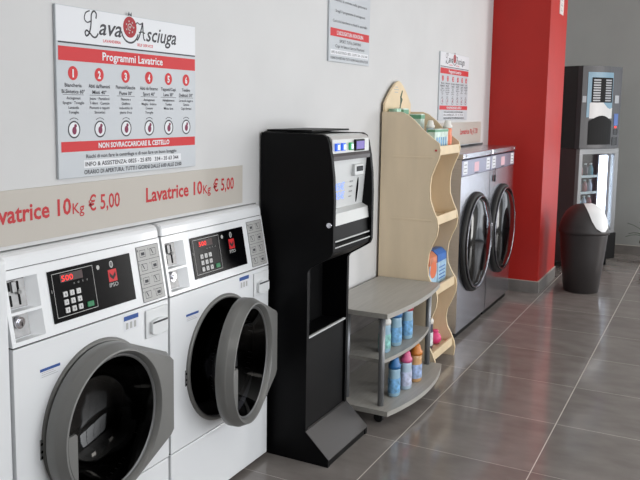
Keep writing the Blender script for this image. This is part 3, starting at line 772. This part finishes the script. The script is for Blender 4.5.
def stand():
    R = thing('display_stand', 'tall plywood display stand with wavy sides and pointed back board', 'display stand', (4.55, 1.52, 0)); ox, oy = 4.55, 1.52
    prof = [(1.675, 0), (1.675, 1.512), (1.585, 1.512), (1.545, 1.497), (1.50, 1.462), (1.45, 1.412), (1.40, 1.372), (1.355, 1.338), (1.345, 1.300), (1.352, 1.255), (1.375, 1.20), (1.393, 1.15), (1.400, 1.09), (1.396, 1.02), (1.372, .955), (1.350, .91), (1.343, .865),
            (1.350, .815), (1.375, .76), (1.393, .71), (1.400, .64), (1.394, .585), (1.370, .535), (1.342, .492), (1.335, .455), (1.340, .405), (1.365, .34), (1.388, .29), (1.395, .24), (1.385, .185), (1.360, .14), (1.338, .09), (1.332, .05), (1.338, .0)]
    for x in (4.292, 4.742):
        k_ = .985 if x < 4.5 else 1.0
        prf = [(1.675, b) if a > 1.67 else (a*k_, b) for a, b in prof]
        bm = BM(); prism(bm, prf, x-ox, x-ox+.014, lambda u, v, t: (t, u-oy, v)); p = obj('side_panel', bm, 'ply', R)
        # pale front edge strip following the wave
        bm = BM(); fr = prf[7:]
        for (a, b), (c, d) in zip(fr, fr[1:]):
            loft(bm, [[(x-ox-.0008, a-oy-.0008, b), (x-ox+.0148, a-oy-.0008, b), (x-ox+.0148, a-oy+.003, b), (x-ox-.0008, a-oy+.003, b)],
                      [(x-ox-.0008, c-oy-.0008, d), (x-ox+.0148, c-oy-.0008, d), (x-ox+.0148, c-oy+.003, d), (x-ox-.0008, c-oy+.003, d)]], smooth=False)
        obj('edge_band', bm, 'pale', p)
    for z in (.075, .465, .880, 1.280):
        bm = BM(); box(bm, 4.307-ox, 4.741-ox, 1.372-oy, 1.66-oy, z, z+.012); s = obj('shelf', bm, 'ply', R)
        bm = BM(); box(bm, 4.3075-ox, 4.7405-ox, 1.348-oy, 1.362-oy, z-.012, z+.040, .002); obj('shelf_lip', bm, 'pale', s)
    bm = BM()
    pts = [(4.302, .03), (4.740, .03), (4.740, 1.56)]
    for i in range(1, 12):
        s = i/12; x = 4.740-.438*s
        pts.append((x, 1.56+.135*(1-abs(2*s-1)**1.5)))
    pts.append((4.302, 1.56))
    prism(bm, [(u-ox, v) for u, v in pts], 1.662-oy, 1.674-oy, lambda u, v, t: (u, t, v)); bp = obj('back_board', bm, 'pale', R)
    g = lambda u, v, t: (u-ox, 1.662-oy-t, v)
    bm = BM()
    prism(bm, [(4.545, 1.60), (4.575, 1.64), (4.59, 1.638), (4.57, 1.60), (4.59, 1.585), (4.565, 1.555), (4.55, 1.52), (4.535, 1.52), (4.548, 1.56), (4.55, 1.585)], .0005, .001, g); obj('printed_mark', bm, 'leaf', bp)
    bm = BM()
    for z, wd in ((1.655, .05), (1.64, .08), (1.625, .06)): quad(bm, 4.48-wd/2, 4.48+wd/2, z, z+.005, g, .0006)
    flat('printed_lines', bm, 'plate', bp)
    bm = BM(); cyl(bm, .006, (4.2912-ox-.002, 1.350-oy, 1.298), (4.292-ox+.002, 1.350-oy, 1.298), 10); obj('screw_cap', bm, 'priceink', R)
    for z in (.905, 1.262):
        bm = BM(); box(bm, 4.2895-ox, 4.2918-ox, 1.36-oy, 1.60-oy, z-.010, z, .0008); obj('shelf_batten', bm, 'ply', R)
stand()
gw = mat('green_white_carton', (150, 185, 165), .5, noise=.3, nscale=25); gw2 = mat('white_green_carton', (205, 222, 212), .5, noise=.12, nscale=30)
gtop = mat('green_carton_edge', (105, 160, 128), .5); bluep = mat('blue_packet_film', (40, 105, 185), .3, noise=.1); palep = mat('pale_blue_packet_film', (165, 200, 225), .3, noise=.12, nscale=30)
orng = mat('orange_packet_print', (225, 110, 60), .35); pinkm = mat('pink_plastic', (230, 70, 130), .35); darkb = mat('dark_bottle', (45, 42, 60), .3)
def carton(name, label, cat, x0, x1, y0, y1, z0, z1, m, band=None, par=None):
    cx, cy = (x0+x1)/2, (y0+y1)/2
    R = thing(name, label, cat, (cx, cy, z0))
    bm = BM(); box(bm, x0-cx, x1-cx, y0-cy, y1-cy, 0, z1-z0, .003); obj('carton_body', bm, m, R)
    if band:
        h = z1-z0
        bm = BM(); box(bm, x0-cx-.001, x1-cx+.001, y0-cy-.001, y1-cy+.001, h*.86, h*.97); obj('carton_band', bm, band, R)
    return R
carton('detergent_carton', 'small green and white carton at the back of the top plywood shelf', 'carton', 4.345, 4.415, 1.605, 1.655, 1.2925, 1.530, gw, None)
carton('detergent_carton', 'pale green carton on the topmost plywood shelf under the pointed back board', 'carton', 4.44, 4.53, 1.60, 1.655, 1.2925, 1.532, gw2, gtop)
carton('detergent_carton', 'white carton with green top on the topmost plywood shelf near its middle', 'carton', 4.55, 4.62, 1.53, 1.60, 1.2925, 1.500, gw2, gtop)
c4 = carton('wipes_carton', 'long pale blue carton with a green upper edge along the topmost plywood shelf front', 'carton', 4.375, 4.625, 1.385, 1.43, 1.2925, 1.415, gw2, gtop)
bm = BM()
for k in range(5): box(bm, -.10+k*.042, -.075+k*.042, -.0245, -.0232, .02, .075)
obj('printed_letters', bm, labm['blue'], c4)
bottle(4.565, 1.475, 1.2925, 'white', 'white', 'white-capped white bottle behind the long carton on the topmost plywood shelf', bodym2, .165, .032)
labm['or'] = orng
bottle(4.675, 1.405, 1.2925, 'white', 'or', 'white-capped orange bottle at the far front corner of the topmost plywood shelf', mat('orange_bottle', (222, 115, 65), .3), .165, .036)
def packet(x, y, w, top, prt, label):
    t = thing('detergent_packet', label, 'packet', (x, y, .4775))
    h = w/2
    def rg(L): return [[(-h*s_, -.05*q, z), (h*s_, -.05*q, z), (h*s_, .05*q, z), (-h*s_, .05*q, z)] for s_, q, z in L]
    bm = BM(); loft(bm, rg(((.96, .9, 0), (1, 1, .02), (1, 1, .135))), smooth=False); obj('packet_body', bm, palep, t)
    bm = BM(); loft(bm, rg(((1, 1, .136), (1, .95, .18), (.97, .35, .205))), smooth=False); obj('packet_top', bm, top, t)
    f = lambda u, v, tt: (u, -.0508-tt, v)
    bm = BM()
    if prt: disc(bm, 0, .105, h*.86, f, 0, 28, 1, .8)
    else:
        for k in range(4): quad(bm, -h*.7, h*.7, .03+k*.022, .038+k*.022, f)
    me = bpy.data.meshes.new('packet_print'); bm.to_mesh(me); bm.free(); me.materials.append(orng if prt else bluep)
    o = bpy.data.objects.new('packet_print', me); C.objects.link(o); o.parent = t
    if prt: bm = BM(); box(bm, -h-.0012, -h-.0004, -.048, .045, .05, .134); obj('packet_side_print', bm, orng, t)
bp2 = mat('orange_blue_film', (200, 120, 85), .35, noise=.2)
packet(4.475, 1.45, .145, bp2, True, 'orange-printed detergent packet on the plywood stand just above the cabinet top')
packet(4.645, 1.45, .17, bluep, False, 'blue-topped pale detergent packet on the plywood stand, beside the orange one')
t = thing('scoop_ball', 'pink plastic dosing ball on the lowest shelf of the plywood stand', 'dosing ball', (4.64, 1.43, .0875))
bm = BM(); lathe(bm, [(.012, 0), (.030, .008), (.040, .026), (.041, .040), (.034, .060), (.022, .070), (.020, .078)], n=24); obj('ball_body', bm, pinkm, t)
bm = BM(); lathe(bm, [(.023, .0782), (.023, .086), (.018, .089), (.001, .089)], n=20, cap1=False); obj('ball_cap', bm, pinkm, t)
b = bottle(4.52, 1.43, .0875, 'white', 'white', 'dark bottle with white label on the lowest shelf of the plywood stand', darkb, .21, .034)

# ------------------------------------------------------------------ steel machines
MT['ringm'] = mat('dull_chrome_ring', (120, 120, 126), .22, 1)
MT['bluesteel'] = mat('bluish_steel_panel', (150, 152, 172), .3, .8)
def steel_machine(x, label):
    R = thing('steel_machine', label, 'laundry machine', (x, 1.42, 0), 0, 'stainless steel laundry machines')
    W = .752; c = (W/2, .618); r = .335
    bm = BM()
    A = panel_hole(bm, .003, W-.003, .045, 1.09, c, r-.03, 0)
    for xx in (.003, W-.003): bm.faces.new([bm.verts.new(p) for p in ((xx, 0, .045), (xx, .95, .045), (xx, .95, 1.205), (xx, 0, 1.205))])
    bm.faces.new([bm.verts.new(p) for p in ((.003, .0, 1.205), (.003, .95, 1.205), (W-.003, .95, 1.205), (W-.003, .0, 1.205))])
    bm.faces.new([bm.verts.new(p) for p in ((.003, 0, .045), (.003, .95, .045), (W-.003, .95, .045), (W-.003, 0, .045))])
    flat('cabinet', bm, 'steel', R)
    bm = BM(); box(bm, .02, W-.02, .02, .9, 0, .044); obj('plinth', bm, 'blackm', R)
    bm = BM(); box(bm, .004, W-.004, -.004, .06, 1.092, 1.198, .003); cp = obj('control_panel', bm, 'bluesteel', R)
    F = lambda u, v, t: (u, -.004-t, v)
    for nm, a, b2, z0, z1, m2 in (('programme_label', .30, .42, 1.11, 1.175, 'pinkl'), ('left_label', .03, .13, 1.105, 1.19, 'paperw'), ('right_label', .62, .72, 1.105, 1.19, 'paperw')):
        bm = BM(); quad(bm, a, b2, z0, z1, F, .0008); flat(nm, bm, m2, cp)
    bm = BM()
    for k in range(3): quad(bm, .05, .11, 1.117+k*.024, 1.121+k*.024, F, .0012); quad(bm, .64, .70, 1.117+k*.024, 1.121+k*.024, F, .0012)
    quad(bm, .315, .405, 1.098, 1.104, F, .0012)
    flat('label_print', bm, 'ink', cp)
    bm = BM(); box(bm, -.001, W+.001, -.014, .35, 1.206, 1.246, .006); tp = obj('top_cover', bm, 'steel', R)
    for xx in (.06, W-.06):
        bm = BM(); cyl(bm, .008, (xx, -.018, 1.227), (xx, -.012, 1.227), 14); obj('top_screw', bm, 'chrome', tp)
    # door
    bm = BM(); lathe(bm, [(r-.035, .0), (r+.010, .0), (r+.014, -.010), (r+.008, -.024), (r-.004, -.032), (r-.022, -.028), (r-.035, -.012)], (c[0], 0, c[1]), 'y', 72, False, False); d = obj('door_ring', bm, 'rubber', R)
    bm = BM(); lathe(bm, [(r-.014, -.034), (r-.010, -.042), (r-.018, -.046), (r-.026, -.042), (r-.028, -.034)], (c[0], 0, c[1]), 'y', 72, False, False); obj('chrome_ring', bm, 'ringm', d)
    bm = BM(); lathe(bm, [(r-.03, -.030), (r-.06, -.050), (r-.15, -.066), (.0001, -.075)], (c[0], 0, c[1]), 'y', 56, False, False); obj('door_glass', bm, 'dryerglass', d)
    bm = BM(); box(bm, W-.04, W-.012, -.04, -.0, c[1]-.09, c[1]-.03, .004); obj('hinge', bm, 'steel', d)
    bm = BM(); box(bm, W-.04, W-.012, -.04, -.0, c[1]+.03, c[1]+.09, .004); obj('hinge', bm, 'steel', d)
    return R
MT['pinkl'] = mat('pink_label', (225, 180, 190), .4)
d1 = steel_machine(5.06, 'stainless steel front-loading machine next to the plywood display stand')
d2 = dup(d1); d2.location = (5.06+.76, 1.42, 0); d2['label'] = 'stainless steel front-loading machine next to the red pillar'
# key bunch hanging on second machine
t = thing('hanging_tag', 'small dark tag hanging from the panel of the machine beside the red pillar', 'tag', (5.93, 1.414, 1.0))
bm = BM(); box(bm, -.018, .018, -.005, 0, 0, .05, .002); obj('tag_plate', bm, 'blackm', t)
bm = BM(); box(bm, -.003, .003, -.004, 0, .05, .10, .001); obj('tag_cord', bm, 'blackm', t)

# ------------------------------------------------------------------ swing bin
t = thing('swing_bin', 'round dark grey waste bin with swing lid standing past the red pillar', 'waste bin', (7.10, .93, 0))
bm = BM(); lathe(bm, [(.132, 0), (.140, .006), (.172, .30), (.190, .49), (.192, .505)], n=48); obj('bin_body', bm, 'binb', t)
bm = BM(); lathe(bm, [(.192, .500), (.203, .503), (.203, .53), (.198, .538), (.194, .565), (.178, .62), (.148, .68), (.115, .715), (.08, .738), (.04, .750), (.001, .752)], n=48, cap0=True, cap1=False); ld = obj('bin_lid', bm, 'binb', t)
# pale swing flap: patch of the dome facing right
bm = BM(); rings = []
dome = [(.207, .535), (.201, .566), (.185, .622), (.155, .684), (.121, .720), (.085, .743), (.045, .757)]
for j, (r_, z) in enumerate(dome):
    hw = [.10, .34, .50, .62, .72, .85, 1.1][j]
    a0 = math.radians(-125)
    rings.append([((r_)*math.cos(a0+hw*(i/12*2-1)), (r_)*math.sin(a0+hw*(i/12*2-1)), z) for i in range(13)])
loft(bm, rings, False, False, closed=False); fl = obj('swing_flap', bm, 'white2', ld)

# ------------------------------------------------------------------ vending machines
PH = math.radians(60); RZ = -PI/2+PH
VW, VD = .575, .60
def place(name, label, z):
    return thing(name, label, 'vending machine', (8.0, 1.13, z), RZ)
MT['palecol'] = mat('vending_button_list', (140, 143, 148), .4, emit=(190, 195, 200), es=.03)
F = lambda u, v, t: (u, -t, v)
s_ = place('snack_vending_machine', 'glass-fronted refrigerated snack vending machine with bright tube light, lower unit in the corner', 0)
SH = 1.17
bm = BM()
box(bm, 0, .012, .03, VD, .06, SH); box(bm, VW-.012, VW, .03, VD, .06, SH); box(bm, .012, VW-.012, VD-.02, VD, .06, SH); box(bm, .012, VW-.012, .03, VD-.02, SH-.015, SH); box(bm, .012, VW-.012, .03, VD-.02, .06, .34)
obj('cabinet', bm, 'vendb', s_)
bm = BM(); box(bm, .013, VW-.013, VD-.035, VD-.021, .341, SH-.016); obj('inner_back', bm, 'interior', s_)
bm = BM(); box(bm, 0, VW, -.01, .029, SH-.05, SH-.002); box(bm, 0, VW, -.01, .029, .33, .36); box(bm, 0, .045, -.01, .029, .361, SH-.051); box(bm, VW-.06, VW, -.01, .029, .361, SH-.051); fr = obj('door_frame', bm, 'vendfr', s_)
bm = BM(); box(bm, .046, VW-.061, .004, .010, .361, SH-.051); obj('door_glass', bm, 'glass', fr)
bm = BM(); box(bm, 0, VW+.02, -.02, .029, .07, .329, .005); bp = obj('base_panel', bm, 'blackm', s_)
bm = BM(); box(bm, .10, VW-.12, -.024, -.019, .15, .27, .003); obj('delivery_flap', bm, 'vend', bp)
for fx_ in (.05, VW-.05):
    for fy in (.05, VD-.08):
        bm = BM(); cyl(bm, .022, (fx_, fy, 0), (fx_, fy, .065)); obj('foot', bm, 'blackm', s_)
bm = BM(); box(bm, .395, .500, .045, .075, .38, SH-.07, .01); obj('tube_light', bm, 'tube', s_)
shz = [.42, .57, .73, .89]
for z in shz:
    bm = BM(); box(bm, .014, .385, .06, VD-.04, z, z+.010); sh_ = obj('shelf', bm, 'silver', s_)
    bm = BM(); box(bm, .05, .385, .052, .059, z-.004, z+.020); obj('price_rail', bm, 'white2', sh_)
a_, b_ = math.cos(RZ), math.sin(RZ)
def V(u, y, z): return (8.0+u*a_-y*b_, 1.13+u*b_+y*a_, z)
cols = [mat('red_drink', (150, 40, 50), .3), mat('dark_drink', (60, 40, 60), .3), mat('teal_drink', (90, 150, 165), .3), mat('pale_drink', (190, 195, 215), .3)]
names = ['red', 'dark', 'teal', 'pale']
rows = ['second lowest', 'middle', 'upper', 'topmost']
proto = {}
for i, z in enumerate(shz):
    for j in range(4):
        k = (i+j*(1 if i % 2 else 3)) % 4
        if k not in proto:
            o = thing('drink_bottle', '', 'bottle')
            bm = BM(); lathe(bm, [(.020, 0), (.024, .004), (.024, .07), (.012, .098), (.010, .108)], n=16); obj('bottle_body', bm, cols[k], o)
            bm = BM(); lathe(bm, [(.012, .108), (.012, .122)], n=12); obj('bottle_cap', bm, 'white2', o)
            proto[k] = o
        else: o = dup(proto[k])
        o.location = V(.085+j*.076, .10, z+.0105)
        o['label'] = '%s drink bottle, %s from the left on the %s shelf inside the vending machine' % (names[k], ['first', 'second', 'third', 'fourth'][j], ['lowest', 'second lowest', 'second highest', 'highest'][i])
        o['category'] = 'bottle'; o['group'] = 'drink bottles in the vending machine'
c_ = place('coffee_vending_machine', 'anthracite hot drinks vending machine standing on top of the snack unit', SH+.001)
CHt = .785
bm = BM(); box(bm, 0, VW, .055, VD, 0, CHt, .004); obj('cabinet', bm, 'vendk', c_)
bm = BM()
def bowed(y0, u): return y0-.05*math.sin(PI*min(max(u/VW, 0), 1))
def bow(u, v, t): return (u, bowed(.0, u)-t, v)
n = 12
loft(bm, [[(VW*i/n, bowed(.0, VW*i/n), z) for i in range(n+1)]+[(VW-VW*i/n, .054, z) for i in range(n+1)] for z in (.002, CHt-.002)], smooth=False)
fr = obj('front_door', bm, 'vend', c_)
def patch(name, x0, x1, z0, z1, m, t=.002, par=fr, top=None):
    bm = BM(); k = 8
    lo = [bm.verts.new(bow(x0+(x1-x0)*i/k, z0 if not callable(z0) else z0(x0+(x1-x0)*i/k), t)) for i in range(k+1)]
    hi = [bm.verts.new(bow(x0+(x1-x0)*i/k, z1 if not callable(z1) else z1(x0+(x1-x0)*i/k), t)) for i in range(k+1)]
    for i in range(k): bm.faces.new([lo[i], lo[i+1], hi[i+1], hi[i]])
    return flat(name, bm, m, par)
gp = patch('graphic_panel', .055, .385, .30, .725, 'palebl')
patch('cream_print', .085, .385, .29, lambda u: .43+.05*math.sin((u-.085)*18), 'swirl', .003, gp)
patch('menu_panel', .100, .375, .44, .675, 'blackm', .004, gp)
for c2 in (.115, .265):
    for k in range(9): bm = BM(); quad(bm, c2, c2+.085, .452+k*.024, .466+k*.024, bow, .006); flat('menu_button', bm, 'palecol', gp)
patch('cup_bay', .085, .385, .04, lambda u: .262+.055*math.sin(PI*(u-.085)/.30), 'blackm', .005)
patch('keypad', .43, .52, .435, .51, 'palecol', .003)
patch('side_badge', .005, .045, .44, .50, 'palecol', .003)
patch('card_reader', .435, .525, .22, .335, 'blue', .003)
patch('coin_inlet', .44, .53, .13, .19, 'blackgl', .003)
bm = BM(); quad(bm, .455, .495, .197, .215, bow, .004); flat('red_lamp', bm, 'led', fr)
patch('coin_return', .42, .53, .03, .11, 'blackgl', .003)

# ------------------------------------------------------------------ sign on the pillar and plant by the far wall
t = thing('pillar_sign', 'narrow white sign high on the bright side of the red pillar', 'sign', (7.265, 1.23, 2.35))
bm = BM(); box(bm, -.085, .085, -.006, 0, 0, .34, .001); sb = obj('sign_board', bm, 'signw', t)
bm = BM()
for k in range(7):
    z = .025+k*.043; quad(bm, -.045, .045, z, z+.012, lambda u, v, tt: (u, -.0066, v)); quad(bm, -.03+.01*(k % 3), .015, z+.017, z+.025, lambda u, v, tt: (u, -.0066, v))
flat('sign_print', bm, 'plate', sb)
t = thing('potted_plant', 'leafy plant by the far wall peeking in at the right photo edge', 'plant', (8.78, .50, 0))
bm = BM(); lathe(bm, [(.085, 0), (.09, .004), (.115, .20), (.122, .205), (.122, .225), (.110, .225), (.108, .19)], n=32, cap1=False); obj('plant_pot', bm, 'pot', t)
bm = BM(); lathe(bm, [(.1085, .185), (.06, .198), (.001, .20)], n=24, cap1=False, cap0=False); obj('soil', bm, 'soil', t)
for k in range(22):
    a = k*2.4+random.random()*.5; ln = .24+.12*random.random(); lean = .20+.75*random.random()
    bm = BM(); prev = []
    for i in range(7):
        s = i/6; rr_ = .02+ln*s*math.sin(lean*(.45+.75*s)); z = .19+ln*s*math.cos(lean*(.45+.9*s)); wd = .016*math.sin(PI*min(1, .12+.88*s))+.0015
        ca, sa = math.cos(a), math.sin(a)
        prev.append([(rr_*ca-wd*sa, rr_*sa+wd*ca, z), (rr_*ca, rr_*sa, z-.004), (rr_*ca+wd*sa, rr_*sa-wd*ca, z), (rr_*ca, rr_*sa, z+.0015)])
    loft(bm, prev); obj('leaf', bm, 'leaf', t)
